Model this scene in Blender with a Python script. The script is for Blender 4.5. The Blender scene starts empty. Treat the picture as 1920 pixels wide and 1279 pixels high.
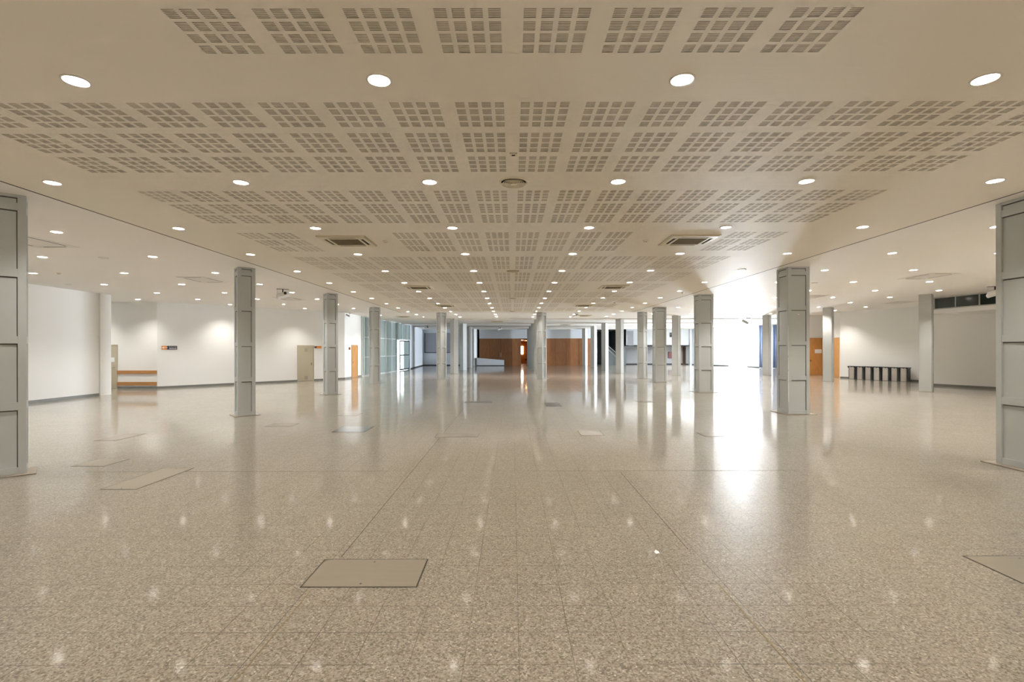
import bpy, bmesh, math, random
from mathutils import Vector, Matrix
random.seed(7)
C = bpy.context.scene.collection
PI = math.pi
H = 4.16            # ceiling height
EYE = 1.85          # camera height

# ------------------------------------------------------------------ materials
def nmat(name):
    m = bpy.data.materials.new(name); m.use_nodes = True
    nt = m.node_tree
    return m, nt, nt.nodes['Principled BSDF']

def N(nt, t, **kw):
    n = nt.nodes.new(t)
    for k, v in kw.items(): setattr(n, k, v)
    return n

def link(nt, a, b): nt.links.new(a, b)

def math_n(nt, op, a, b=None):
    n = N(nt, 'ShaderNodeMath', operation=op)
    for i, v in enumerate((a, b)):
        if v is None: continue
        if isinstance(v, (int, float)): n.inputs[i].default_value = v
        else: link(nt, v, n.inputs[i])
    return n.outputs[0]

def objco(nt, scale=(1, 1, 1)):
    tc = N(nt, 'ShaderNodeTexCoord'); mp = N(nt, 'ShaderNodeMapping')
    mp.inputs['Scale'].default_value = scale
    link(nt, tc.outputs['Object'], mp.inputs['Vector'])
    return mp.outputs['Vector']

def paint(name, col, rough=.5, metal=0, var=.04, scale=3, stretch=(1, 1, 1), bump=0, bscale=60, spec=.5, bdist=.002):
    """plain painted / plastic / metal surface with a faint mottling"""
    m, nt, b = nmat(name)
    co = objco(nt, stretch)
    nz = N(nt, 'ShaderNodeTexNoise'); nz.inputs['Scale'].default_value = scale; nz.inputs['Detail'].default_value = 4
    link(nt, co, nz.inputs['Vector'])
    mx = N(nt, 'ShaderNodeMix', data_type='RGBA')
    mx.inputs['A'].default_value = tuple(c * (1 - var) for c in col) + (1,)
    mx.inputs['B'].default_value = tuple(min(1, c * (1 + var)) for c in col) + (1,)
    link(nt, nz.outputs['Fac'], mx.inputs['Factor'])
    link(nt, mx.outputs['Result'], b.inputs['Base Color'])
    b.inputs['Roughness'].default_value = rough
    b.inputs['Metallic'].default_value = metal
    b.inputs['Specular IOR Level'].default_value = spec
    if bump:
        n2 = N(nt, 'ShaderNodeTexNoise'); n2.inputs['Scale'].default_value = bscale; n2.inputs['Detail'].default_value = 3
        link(nt, co, n2.inputs['Vector'])
        bp = N(nt, 'ShaderNodeBump'); bp.inputs['Strength'].default_value = bump; bp.inputs['Distance'].default_value = bdist
        link(nt, n2.outputs['Fac'], bp.inputs['Height']); link(nt, bp.outputs['Normal'], b.inputs['Normal'])
    return m

def emit(name, col, s):
    m, nt, b = nmat(name)
    b.inputs['Base Color'].default_value = col + (1,)
    b.inputs['Emission Color'].default_value = col + (1,)
    b.inputs['Emission Strength'].default_value = s
    return m

def wood(name, c1, c2, rough=.35, plank=0, vertical=True):
    m, nt, b = nmat(name)
    co = objco(nt, (14, 14, 1.2) if vertical else (1.2, 1.2, 14))
    nz = N(nt, 'ShaderNodeTexNoise'); nz.inputs['Scale'].default_value = 1.6; nz.inputs['Detail'].default_value = 6
    nz.inputs['Distortion'].default_value = .6
    link(nt, co, nz.inputs['Vector'])
    rp = N(nt, 'ShaderNodeValToRGB')
    rp.color_ramp.elements[0].position = .3; rp.color_ramp.elements[0].color = c1 + (1,)
    rp.color_ramp.elements[1].position = .7; rp.color_ramp.elements[1].color = c2 + (1,)
    link(nt, nz.outputs['Fac'], rp.inputs['Fac'])
    out = rp.outputs['Color']
    if plank:
        tc = N(nt, 'ShaderNodeTexCoord'); sp = N(nt, 'ShaderNodeSeparateXYZ'); link(nt, tc.outputs['Object'], sp.inputs[0])
        f = math_n(nt, 'DIVIDE', sp.outputs['X'], plank)
        fl = math_n(nt, 'FLOOR', f)
        wn = N(nt, 'ShaderNodeTexWhiteNoise', noise_dimensions='1D'); link(nt, fl, wn.inputs['W'])
        v = math_n(nt, 'MULTIPLY_ADD', wn.outputs['Value'], .35); v.node.inputs[2].default_value = .8
        hsv = N(nt, 'ShaderNodeHueSaturation'); link(nt, v, hsv.inputs['Value']); link(nt, out, hsv.inputs['Color'])
        out = hsv.outputs['Color']
    link(nt, out, b.inputs['Base Color']); b.inputs['Roughness'].default_value = rough
    return m

def floor_material():
    m, nt, b = nmat('terrazzo_tiles')
    tc = N(nt, 'ShaderNodeTexCoord'); P = tc.outputs['Object']
    sp = N(nt, 'ShaderNodeSeparateXYZ'); link(nt, P, sp.inputs[0])
    TX, TY = .325, .335
    fx = math_n(nt, 'DIVIDE', math_n(nt, 'ADD', sp.outputs['X'], 50 * TX - .035), TX)
    fy = math_n(nt, 'DIVIDE', math_n(nt, 'ADD', sp.outputs['Y'], 50 * TY - 3.93), TY)
    cx = math_n(nt, 'FLOOR', fx); cy = math_n(nt, 'FLOOR', fy)
    cell = N(nt, 'ShaderNodeCombineXYZ'); link(nt, cx, cell.inputs[0]); link(nt, cy, cell.inputs[1])
    wn = N(nt, 'ShaderNodeTexWhiteNoise', noise_dimensions='3D'); link(nt, cell.outputs[0], wn.inputs['Vector'])
    # chips
    v1 = N(nt, 'ShaderNodeTexVoronoi'); v1.inputs['Scale'].default_value = 92; link(nt, P, v1.inputs['Vector'])
    v2 = N(nt, 'ShaderNodeTexVoronoi'); v2.inputs['Scale'].default_value = 52; link(nt, P, v2.inputs['Vector'])
    s1 = N(nt, 'ShaderNodeSeparateColor'); link(nt, v1.outputs['Color'], s1.inputs[0])
    s2 = N(nt, 'ShaderNodeSeparateColor'); link(nt, v2.outputs['Color'], s2.inputs[0])
    rp = N(nt, 'ShaderNodeValToRGB'); e = rp.color_ramp
    e.elements[0].position = 0; e.elements[0].color = (.135, .113, .088, 1)
    e.elements[1].position = .34; e.elements[1].color = (.255, .220, .176, 1)
    x = e.elements.new(.72); x.color = (.325, .285, .232, 1)
    x = e.elements.new(1); x.color = (.43, .388, .33, 1)
    link(nt, s1.outputs[0], rp.inputs['Fac'])
    # a few larger pale chips
    big = math_n(nt, 'GREATER_THAN', s2.outputs[1], .95)
    near = math_n(nt, 'LESS_THAN', v2.outputs['Distance'], .36)
    bigm = math_n(nt, 'MULTIPLY', big, near)
    mx = N(nt, 'ShaderNodeMix', data_type='RGBA'); link(nt, bigm, mx.inputs['Factor'])
    link(nt, rp.outputs['Color'], mx.inputs['A']); mx.inputs['B'].default_value = (.56, .51, .45, 1)
    # stains / wear and tile-to-tile difference
    nz = N(nt, 'ShaderNodeTexNoise'); nz.inputs['Scale'].default_value = .55; nz.inputs['Detail'].default_value = 5; link(nt, P, nz.inputs['Vector'])
    nz2 = N(nt, 'ShaderNodeTexNoise'); nz2.inputs['Scale'].default_value = 3.2; nz2.inputs['Detail'].default_value = 4; link(nt, P, nz2.inputs['Vector'])
    val = math_n(nt, 'MULTIPLY_ADD', wn.outputs['Value'], .022); val.node.inputs[2].default_value = .80
    val = math_n(nt, 'ADD', val, math_n(nt, 'MULTIPLY', nz.outputs['Fac'], .20))
    val = math_n(nt, 'ADD', val, math_n(nt, 'MULTIPLY', nz2.outputs['Fac'], .14))
    hsv = N(nt, 'ShaderNodeMix', data_type='RGBA', blend_type='MULTIPLY'); hsv.inputs['Factor'].default_value = 1
    cv = N(nt, 'ShaderNodeCombineColor')
    for q in range(3): link(nt, val, cv.inputs[q])
    link(nt, mx.outputs['Result'], hsv.inputs['A']); link(nt, cv.outputs[0], hsv.inputs['B'])
    # joints, unevenly visible
    def edge(f):
        fr = math_n(nt, 'FRACT', f)
        d = math_n(nt, 'ABSOLUTE', math_n(nt, 'SUBTRACT', fr, .5))
        return d
    ex = math_n(nt, 'GREATER_THAN', edge(fx), .4925)
    ey = math_n(nt, 'GREATER_THAN', edge(fy), .4920)
    nj = N(nt, 'ShaderNodeTexNoise'); nj.inputs['Scale'].default_value = .8; nj.inputs['Detail'].default_value = 3; link(nt, P, nj.inputs['Vector'])
    vis = math_n(nt, 'MULTIPLY', math_n(nt, 'SUBTRACT', nj.outputs['Fac'], .31), 3.6); vis.node.use_clamp = True
    j = math_n(nt, 'MULTIPLY', math_n(nt, 'MAXIMUM', ex, ey), vis)
    jm = N(nt, 'ShaderNodeMix', data_type='RGBA'); link(nt, math_n(nt, 'MULTIPLY', j, .92), jm.inputs['Factor'])
    link(nt, hsv.outputs['Result'], jm.inputs['A']); jm.inputs['B'].default_value = (.07, .058, .045, 1)
    link(nt, jm.outputs['Result'], b.inputs['Base Color'])
    # polish differs a little from tile to tile
    r = math_n(nt, 'MULTIPLY_ADD', wn.outputs['Value'], .03); r.node.inputs[2].default_value = .285
    r = math_n(nt, 'ADD', r, math_n(nt, 'MULTIPLY', nz2.outputs['Fac'], .08))
    link(nt, r, b.inputs['Roughness'])
    b.inputs['Specular IOR Level'].default_value = .30
    b.inputs['Coat Weight'].default_value = .85; b.inputs['Coat Roughness'].default_value = .075; b.inputs['Coat IOR'].default_value = 1.45
    bn = N(nt, 'ShaderNodeTexNoise'); bn.inputs['Scale'].default_value = 5; bn.inputs['Detail'].default_value = 2; link(nt, P, bn.inputs['Vector'])
    bp = N(nt, 'ShaderNodeBump'); bp.inputs['Strength'].default_value = .012; bp.inputs['Distance'].default_value = .01
    link(nt, bn.outputs['Fac'], bp.inputs['Height']); link(nt, bp.outputs['Normal'], b.inputs['Normal']); link(nt, bp.outputs['Normal'], b.inputs['Coat Normal'])
    return m

M = {}
M['floor'] = floor_material()
M['ceiling'] = paint('warm_lit_ceiling_plaster', (.80, .755, .66), .62, var=.012, scale=.4, stretch=(.5, 9, 1), bump=.6, bscale=1.6, bdist=.004, spec=.35)  # warm bounce from floor and lamps is put into this beige
M['ceil_side'] = paint('side_ceiling_plaster', (.83, .81, .765), .6, var=.012, scale=.4, stretch=(.5, 9, 1), bump=.6, bscale=1.6, bdist=.004, spec=.35)
M['felt'] = paint('acoustic_felt', (.48, .41, .31), .95, var=.05, scale=8)
M['gap'] = paint('shadow_gap_lining', (.05, .043, .035), .9)
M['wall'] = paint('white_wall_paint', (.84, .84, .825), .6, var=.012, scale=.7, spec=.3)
M['wall_cool'] = paint('daylight_tinted_far_wall', (.72, .77, .83), .6, var=.012, scale=.7, spec=.3)  # white wall with the bluish daylight put into its colour
M['base'] = paint('grey_skirting', (.20, .20, .185), .5)
M['base_dark'] = paint('dark_skirting', (.03, .032, .036), .45)
M['col'] = paint('grey_column_paint', (.55, .585, .595), .38, var=.05, scale=2.5, bump=.05, bscale=40)
M['col_seam_shade'] = paint('column_seam_and_shadow', (.10, .096, .088), .7)  # seams of the smooth columns, painted shadow on the sunk panels
M['smooth'] = paint('pale_column_paint', (.48, .495, .485), .42, var=.03, scale=1.5)
M['plate'] = paint('column_base_steel', (.33, .29, .24), .45, var=.1, scale=9)
M['steel'] = paint('brushed_hatch_steel', (.47, .425, .355), .27, metal=.6, var=.07, scale=1.5, stretch=(1, 14, 1))
M['steel_bright'] = paint('polished_hatch_steel', (.66, .68, .70), .16, metal=1, var=.1, scale=2.5)
M['hatch_stone'] = paint('hatch_terrazzo_infill', (.30, .265, .225), .22, var=.12, scale=40)
M['hatch_pale'] = paint('pale_hatch_infill', (.42, .39, .36), .16, var=.1, scale=30)
M['hatch_dark'] = paint('dark_hatch_infill', (.10, .105, .108), .3, var=.1, scale=20)
M['hatch_gap'] = paint('hatch_joint', (.035, .03, .022), .8)
M['brass'] = paint('brass_joint', (.23, .175, .085), .4, metal=.3)
M['trim'] = paint('downlight_trim', (.72, .70, .63), .4)
M['bowl'] = paint('downlight_reflector', (.88, .89, .90), .35)
M['lamp'] = emit('downlight_lamp', (1, .93, .83), 1080)
M['lamp_side'] = emit('side_downlight_lamp', (1, .96, .90), 1900)
M['lamp_right'] = emit('right_downlight_lamp', (1, .955, .89), 2500)
M['socket'] = paint('lamp_socket', (.22, .17, .10), .5)
M['ac'] = paint('cassette_plastic', (.72, .66, .50), .45, var=.02)
M['ac_white'] = paint('white_cassette_plastic', (.74, .715, .66), .45, var=.02)
M['ac_grille'] = paint('cassette_intake', (.21, .172, .095), .7, var=.12, scale=60)
M['black'] = paint('black_void', (.012, .011, .009), .7)
M['blackp'] = paint('black_plastic', (.016, .016, .017), .35)
M['door_beige'] = paint('beige_metal_door', (.50, .45, .335), .42, var=.02)
M['door_wood'] = wood('oak_door_veneer', (.50, .245, .075), (.63, .34, .12))
M['rail_wood'] = wood('oak_rail', (.40, .185, .055), (.52, .26, .09), vertical=False)
M['panel_wood'] = wood('wood_wall_panels', (.26, .105, .036), (.40, .175, .07), .4, plank=.62)
M['orange'] = emit('orange_sign_face', (.80, .27, .045), .0)
M['navy'] = paint('navy_sign_face', (.018, .020, .035), .4)
M['white'] = paint('white_print', (.85, .85, .85), .5)
M['paper'] = paint('white_paper', (.86, .88, .9), .7)
M['chrome'] = paint('brushed_chrome', (.6, .6, .58), .25, metal=1)
M['bin'] = paint('brushed_bin_steel', (.56, .52, .47), .34, metal=.9, var=.06, scale=3, stretch=(14, 14, 1))
M['bin_shade'] = paint('bin_gap_shade', (.045, .052, .052), .5)
M['curtain'] = paint('blue_curtain', (.17, .225, .37), .8, var=.06, scale=6)
M['red'] = paint('red_cabinet', (.13, .009, .012), .35)
M['glass_dark'] = paint('dark_window_glass', (.012, .022, .02), .08, var=.02)
M['frame_grey'] = paint('grey_window_frame', (.42, .42, .38), .45)
M['frame_white'] = paint('white_mullion', (.66, .69, .69), .4)
M['screen'] = paint('grey_projection_panel', (.38, .40, .44), .6)
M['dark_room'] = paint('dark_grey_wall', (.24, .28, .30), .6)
M['dusk'] = paint('shaded_recess_wall', (.50, .51, .55), .6)  # shade under the gallery overhang is put into this grey
M['brown_door'] = wood('brown_door', (.16, .09, .055), (.22, .125, .08))
M['concrete'] = paint('outdoor_concrete', (.60, .59, .56), .8, var=.06, scale=1)
M['orange_wall'] = wood('orange_lit_panels', (.50, .19, .05), (.60, .26, .08))
M['warm_lamp'] = emit('warm_room_lamp', (1, .62, .26), 30)
M['win_glow'] = emit('bright_far_window', (1, .93, .80), 3.5)

def glassy():
    m, nt, b = nmat('frosted_glass')
    out = nt.nodes['Material Output']
    tr = N(nt, 'ShaderNodeBsdfTranslucent'); tr.inputs['Color'].default_value = (.55, .63, .61, 1)
    mx = N(nt, 'ShaderNodeMixShader'); mx.inputs[0].default_value = .42
    b.inputs['Base Color'].default_value = (.40, .46, .46, 1); b.inputs['Roughness'].default_value = .2
    link(nt, b.outputs[0], mx.inputs[1]); link(nt, tr.outputs[0], mx.inputs[2]); link(nt, mx.outputs[0], out.inputs['Surface'])
    return m
M['frost'] = glassy()
def clear():
    m, nt, b = nmat('clear_glass')
    out = nt.nodes['Material Output']
    t = N(nt, 'ShaderNodeBsdfTransparent'); t.inputs['Color'].default_value = (.85, .93, .90, 1)
    g = N(nt, 'ShaderNodeBsdfGlossy'); g.inputs['Roughness'].default_value = .02
    mx = N(nt, 'ShaderNodeMixShader'); mx.inputs[0].default_value = .08
    link(nt, t.outputs[0], mx.inputs[1]); link(nt, g.outputs[0], mx.inputs[2]); link(nt, mx.outputs[0], out.inputs['Surface'])
    return m
M['clear'] = clear()

# ------------------------------------------------------------------ mesh helpers
class MB:
    def __init__(s): s.v = []; s.f = []; s.mi = []; s.mats = []
    def mat(s, m):
        if m not in s.mats: s.mats.append(m)
        return s.mats.index(m)
    def face(s, pts, m=None):
        i = len(s.v); s.v.extend([tuple(p) for p in pts]); s.f.append(tuple(range(i, i + len(pts)))); s.mi.append(s.mat(m) if m else 0)
    def box(s, x0, x1, y0, y1, z0, z1, m=None, T=None):
        c = [(x0, y0, z0), (x1, y0, z0), (x1, y1, z0), (x0, y1, z0), (x0, y0, z1), (x1, y0, z1), (x1, y1, z1), (x0, y1, z1)]
        if T is not None: c = [tuple(T @ Vector(p)) for p in c]
        i = len(s.v); s.v.extend(c)
        for q in ((3, 2, 1, 0), (4, 5, 6, 7), (0, 1, 5, 4), (1, 2, 6, 5), (2, 3, 7, 6), (3, 0, 4, 7)):
            s.f.append(tuple(i + k for k in q)); s.mi.append(s.mat(m) if m else 0)
        return s
    def prism(s, poly, z0, z1, m=None, top=True, bottom=True):
        n = len(poly); i = len(s.v); mi = s.mat(m) if m else 0
        s.v.extend([(p[0], p[1], z0) for p in poly]); s.v.extend([(p[0], p[1], z1) for p in poly])
        for k in range(n):
            a, b = k, (k + 1) % n
            s.f.append((i + a, i + b, i + n + b, i + n + a)); s.mi.append(mi)
        if top: s.f.append(tuple(i + n + k for k in range(n))); s.mi.append(mi)
        if bottom: s.f.append(tuple(i + k for k in reversed(range(n)))); s.mi.append(mi)
        return s
    def lathe(s, prof, seg=24, m=None, T=None):
        i = len(s.v); mi = s.mat(m) if m else 0
        for r, z in prof:
            for k in range(seg):
                a = 2 * PI * k / seg; p = Vector((r * math.cos(a), r * math.sin(a), z))
                s.v.append(tuple(T @ p) if T is not None else tuple(p))
        for j in range(len(prof) - 1):
            for k in range(seg):
                k2 = (k + 1) % seg
                s.f.append((i + j * seg + k, i + j * seg + k2, i + (j + 1) * seg + k2, i + (j + 1) * seg + k)); s.mi.append(mi)
        for j in (0, len(prof) - 1):
            if prof[j][0] > 1e-6 and prof[j][0] < 0: pass
        return s
    def disc(s, r, z, seg=16, m=None, down=True, T=None):
        pts = [(r * math.cos(2 * PI * k / seg), r * math.sin(2 * PI * k / seg), z) for k in range(seg)]
        if T is not None: pts = [tuple(T @ Vector(p)) for p in pts]
        s.face(list(reversed(pts)) if down else pts, m)
        return s
    def bar(s, a, b, r, m=None, seg=8):
        a = Vector(a); b = Vector(b); d = (b - a); L = d.length
        T = Matrix.Translation(a) @ d.to_track_quat('Z', 'Y').to_matrix().to_4x4()
        s.lathe([(0.0001, 0), (r, 0), (r, L), (0.0001, L)], seg, m, T)
        return s
    def build(s, name, mat=None, parent=None, bevel=0, smooth=False, loc=None, kind=None):
        me = bpy.data.meshes.new(name); me.from_pydata(s.v, [], s.f)
        ms = s.mats if s.mats else [mat]
        if mat and s.mats and None in s.mats: ms = [mat if x is None else x for x in s.mats]
        for m in ms: me.materials.append(m)
        if s.mats: me.polygons.foreach_set('material_index', s.mi)
        if smooth: me.polygons.foreach_set('use_smooth', [True] * len(me.polygons))
        me.update()
        o = bpy.data.objects.new(name, me); C.objects.link(o)
        if parent: o.parent = parent
        if loc: o.location = loc
        if bevel:
            bm = bmesh.new(); bm.from_mesh(me)
            bmesh.ops.remove_doubles(bm, verts=bm.verts, dist=1e-5)
            bmesh.ops.recalc_face_normals(bm, faces=bm.faces)
            bmesh.ops.bevel(bm, geom=[e for e in bm.edges if len(e.link_faces) == 2 and e.calc_face_angle(0) > .5], offset=bevel, segments=2, affect='EDGES', clamp_overlap=True)
            bm.to_mesh(me); bm.free()
        if kind: o['kind'] = kind
        return o

def tag(o, label, cat, group=None, kind=None):
    o['label'] = label; o['category'] = cat
    if group: o['group'] = group
    if kind: o['kind'] = kind
    return o
def thing(name, label, cat, loc=(0, 0, 0), rz=0, group=None):
    o = bpy.data.objects.new(name, None); C.objects.link(o)
    o.location = loc; o.rotation_euler = (0, 0, rz); o.empty_display_size = .2
    return tag(o, label, cat, group)
def dup(root, loc, rz=0, label=None, group=None):
    r = root.copy(); C.objects.link(r); r.location = loc; r.rotation_euler = (0, 0, rz)
    if label: r['label'] = label
    if group: r['group'] = group
    for ch in list(root.children):
        c = ch.copy(); C.objects.link(c); c.parent = r
        for g in list(ch.children):
            d = g.copy(); C.objects.link(d); d.parent = c
    return r
def struct(o, label=None, cat=None):
    o['kind'] = 'structure'
    if label: o['label'] = label
    if cat: o['category'] = cat
    return o
ORD = ['first', 'second', 'third', 'fourth', 'fifth', 'sixth', 'seventh', 'eighth', 'ninth', 'tenth', 'eleventh', 'twelfth', 'thirteenth', 'fourteenth', 'fifteenth', 'sixteenth', 'seventeenth', 'eighteenth', 'nineteenth', 'twentieth']

# ------------------------------------------------------------------ floor plan (x right, y away from the camera)
P_L = [(-16.8, -9), (-16.8, 20.8), (-21.0, 20.8), (-21.0, 23.9), (-17.03, 23.9), (-10.5, 31.2), (-10.4, 34.3)]
GL0, GL1 = (-10.4, 34.3), (-9.6, 46.9)
BACK = 57.5
DOORW = ((20.5, 59.0), (24.0, 48.5))          # slanted white wall with the bright doorway

# ------------------------------------------------------------------ downlight positions
center_x = [-6.34 + 2.6 * j for j in range(6)]
center_y = [4.277 + 2.6 * k for k in range(-4, 14)]  # rows behind the camera are unseen, put in for their light
lights = []     # (x, y, bay, row, col)
for k, y in enumerate(center_y):
    for j, x in enumerate(center_x):
        if abs(y - 31.2) < .3: y2 = y
        lights.append((x, y, 'c', k - 4, j))
left_x = [-8.9, -11.63, -14.36, -17.07, -19.8]
for k in range(-6, 8):
    y = 9.74 + 2.6 * k
    for j, x in enumerate(left_x):
        if x < -16.9:
            if not (21.2 < y < 23.5): continue
        if y > 23 and y > 23.9 + (x + 17.03) * (31.2 - 23.9) / (17.03 - 10.5) - .25: continue
        lights.append((x, y, 'l', k, j))
for k, y in enumerate((31.0, 33.6, 36.2, 38.8)):
    lights.append((-8.9, y, 'l', 8 + k, 0))
right_x = [9.2, 11.8, 14.45, 17.0, 19.6]
for k in range(-6, 12):
    y = 9.474 + 2.6 * k
    for j, x in enumerate(right_x):
        if j == 4 and 13 < y < 24: continue  # nearer outermost lamps are unseen, added to brighten this bay
        if j >= 3 and y > 34: continue
        lights.append((x, y, 'r', k, j))
holes = [(x, y) for x, y, *_ in lights]

# ------------------------------------------------------------------ ceiling (true slots and lamp holes)
R_HOLE = .092
def hole_cell(mb, cx, cy, z, h=.14, seg=24):
    # square cell with a round hole
    sq = []
    for k in range(seg):
        a = 2 * PI * (k + .5) / seg - PI / 4
        c, s_ = math.cos(a), math.sin(a); q = h / max(abs(c), abs(s_)); sq.append((cx + c * q, cy + s_ * q, z))
    ci = [(cx + R_HOLE * math.cos(2 * PI * (k + .5) / seg - PI / 4), cy + R_HOLE * math.sin(2 * PI * (k + .5) / seg - PI / 4), z) for k in range(seg)]
    for k in range(seg):
        k2 = (k + 1) % seg
        mb.face([sq[k2], sq[k], ci[k], ci[k2]])
    # corners of the square that the ring misses
    for sx in (-1, 1):
        for sy in (-1, 1):
            c = (cx + sx * h, cy + sy * h, z)
            near = sorted(sq, key=lambda p: (p[0] - c[0]) ** 2 + (p[1] - c[1]) ** 2)[:2]
            mb.face([c, near[0], near[1]])
BW, BL, SB_X, SB_Y, SBW, SBL = .458, .508, .124, .137, .086, .097
SP, SW = .0177, .0088
def slot_block(mb, x0, y0, z):
    for i in range(3):
        xa = x0 + i * SB_X + SBW
        mb.face([(xa, y0, z), (xa, y0 + BL, z), (x0 + (i + 1) * SB_X, y0 + BL, z), (x0 + (i + 1) * SB_X, y0, z)])
    for i in range(4):
        xa, xb = x0 + i * SB_X, x0 + i * SB_X + SBW
        for j in range(4):
            ya = y0 + j * SB_Y
            for s_ in range(5):
                y1 = ya + s_ * SP + SW; y2 = ya + (s_ + 1) * SP
                mb.face([(xa, y1, z), (xa, y2, z), (xb, y2, z), (xb, y1, z)])
            if j < 3:
                mb.face([(xa, ya + 5 * SP + SW, z), (xa, ya + SB_Y, z), (xb, ya + SB_Y, z), (xb, ya + 5 * SP + SW, z)])
blocks = []
def bx(k): return .082 + .616 * k
for k in range(-4, 4):
    for q in (0, 1, 2):
        if q < 2 and False: continue
        blocks.append((bx(k), 4.277 - 2.6 + (.385, 1.05, 1.70)[q]))
for b in range(0, 10):
    y0 = 4.277 + 2.6 * b
    for q, off in enumerate((.385, 1.05, 1.70)):
        for k in range(-9, 9):
            if b % 3 == 2 and k in (-7, -6, -5, 4, 5, 6): continue
            blocks.append((bx(k), y0 + off))
def ceiling_sheet(mb, x0, x1, y0, y1, z, cells):
    """cells: (xa, xb, ya, yb); fills everything else with quads, slab by slab"""
    ys = sorted({y0, y1} | {round(c[2], 5) for c in cells} | {round(c[3], 5) for c in cells})
    ys = [y for y in ys if y0 <= y <= y1]
    for a, b in zip(ys, ys[1:]):
        if b - a < 1e-4: continue
        m = (a + b) / 2
        act = sorted((c[0], c[1]) for c in cells if c[2] < m < c[3])
        x = x0
        for ca, cb in act + [(x1, x1)]:
            if ca - x > 1e-5: mb.face([(x, a, z), (x, b, z), (ca, b, z), (ca, a, z)])
            x = max(x, cb)
def cells_for(x0, x1, y0, y1, mb, z, slots=False):
    cs = []
    for hx, hy in holes:
        if x0 < hx < x1 and y0 < hy < y1:
            cs.append((hx - .14, hx + .14, hy - .14, hy + .14)); hole_cell(mb, hx, hy, z)
    if slots:
        for px, py in blocks:
            cs.append((px, px + BW - (.458 - (3 * SB_X + SBW)), py, py + BL)); slot_block(mb, px, py, z)
    return cs
SEAM_L, SEAM_R, YF = -6.97, 7.50, 31.15
mb = MB(); cs = cells_for(SEAM_L, SEAM_R, -9, YF, mb, H, True); ceiling_sheet(mb, SEAM_L, SEAM_R, -9, YF, H, cs)
ceil = struct(mb.build('ceiling', M['ceiling']), 'plaster ceiling tinted by warm light, with slot blocks between the column rows', 'ceiling')
mb = MB(); cs = cells_for(-22, SEAM_L - .035, -9, YF, mb, H); ceiling_sheet(mb, -22, SEAM_L - .035, -9, YF, H, cs)
struct(mb.build('ceiling_left', M['ceil_side'], ), 'plain side ceiling beyond the left columns', 'ceiling')
mb = MB(); cs = cells_for(SEAM_R + .035, 27, -9, YF, mb, H); ceiling_sheet(mb, SEAM_R + .035, 27, -9, YF, H, cs)
struct(mb.build('ceiling_right', M['ceil_side']), 'plain side ceiling beyond the right columns', 'ceiling')
mb = MB(); cs = cells_for(-22, 27, YF, 70, mb, H); ceiling_sheet(mb, -22, 27, YF + .03, 70, H, cs)
struct(mb.build('ceiling_back', M['ceil_side']), 'plain white ceiling at the far end of the hall', 'ceiling')
# felt over the slots, lining over the seams, unseen slab added to keep out the sky
mb = MB(); mb.face([(-5.6, 1.5, H + .014), (5.7, 1.5, H + .014), (5.7, 30.2, H + .014), (-5.6, 30.2, H + .014)])
# felt only in the strips between the lamp rows
mb = MB()
for b in range(-1, 10):
    y0 = 4.277 + 2.6 * b + .34; mb.box(-5.65, 5.75, y0, y0 + 1.92, H + .014, H + .02)
o = mb.build('trim_1', M['felt'], ceil); o.name = 'slot_backing'
mb = MB()
for xs in (SEAM_L - .035, SEAM_R): mb.box(xs - .02, xs + .055, -9, YF, H + .03, H + .04)
mb.box(-22, 27, YF - .02, YF + .05, H + .03, H + .04)
o = mb.build('seam_lining', M['gap'], ceil)
mb = MB(); mb.box(-24, 30, -11, 72, H + .4, H + .6)
struct(mb.build('sky_block_slab', M['gap']))
# shallow beams across the far end
mb = MB()
for y in (37.9, 44.0, 50.0, 56.4): mb.box(-10.2, 20.5, y - .22, y + .22, H - .06, H - .001)
struct(mb.build('trim_1', M['ceil_side']), 'shallow white beams across the far ceiling', 'beam')

# ------------------------------------------------------------------ floor
mb = MB(); mb.face([(-24, -11, 0), (30, -11, 0), (30, 72, 0), (-24, 72, 0)])
struct(mb.build('floor', M['floor']), 'polished beige terrazzo tile floor', 'floor')
mb = MB(); mb.face([(-120, -60, -.03), (120, -60, -.03), (120, 160, -.03), (-120, 160, -.03)])
struct(mb.build('ground', M['concrete']), 'pale concrete ground outside the glazing', 'ground')
# long expansion joints
mb = MB(); mb.box(-1.533, -1.525, 4.45, 10.4, .0003, .0012); mb.box(-1.535, -1.527, 11.0, 17.2, .0003, .0012); mb.box(-1.56, -1.548, -2, 3.86, .0003, .0012, M['brass'])
mb.mats = [M['hatch_gap'] if m is None else m for m in mb.mats]
mbj = MB(); mbj.box(-1.533, -1.527, 4.45, 10.45, .0003, .0012); mbj.box(-1.533, -1.527, 11.0, 17.2, .0003, .0012)
struct(mbj.build('trim_2', M['hatch_gap']))
mbj = MB(); mbj.box(-1.556, -1.548, -2, 3.85, .0003, .0012); mbj.box(1.612, 1.622, -2, 3.93, .0003, .0012)
struct(mbj.build('trim_3', M['brass']))
mbj = MB(); mbj.box(1.614, 1.619, 4.6, 7.5, .0003, .0011); mbj.box(.3, 4.3, 7.575, 7.58, .0003, .0011); mbj.box(-6.5, -1.9, 7.57, 7.575, .0003, .0011)
struct(mbj.build('trim_4', M['hatch_gap']))

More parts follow.
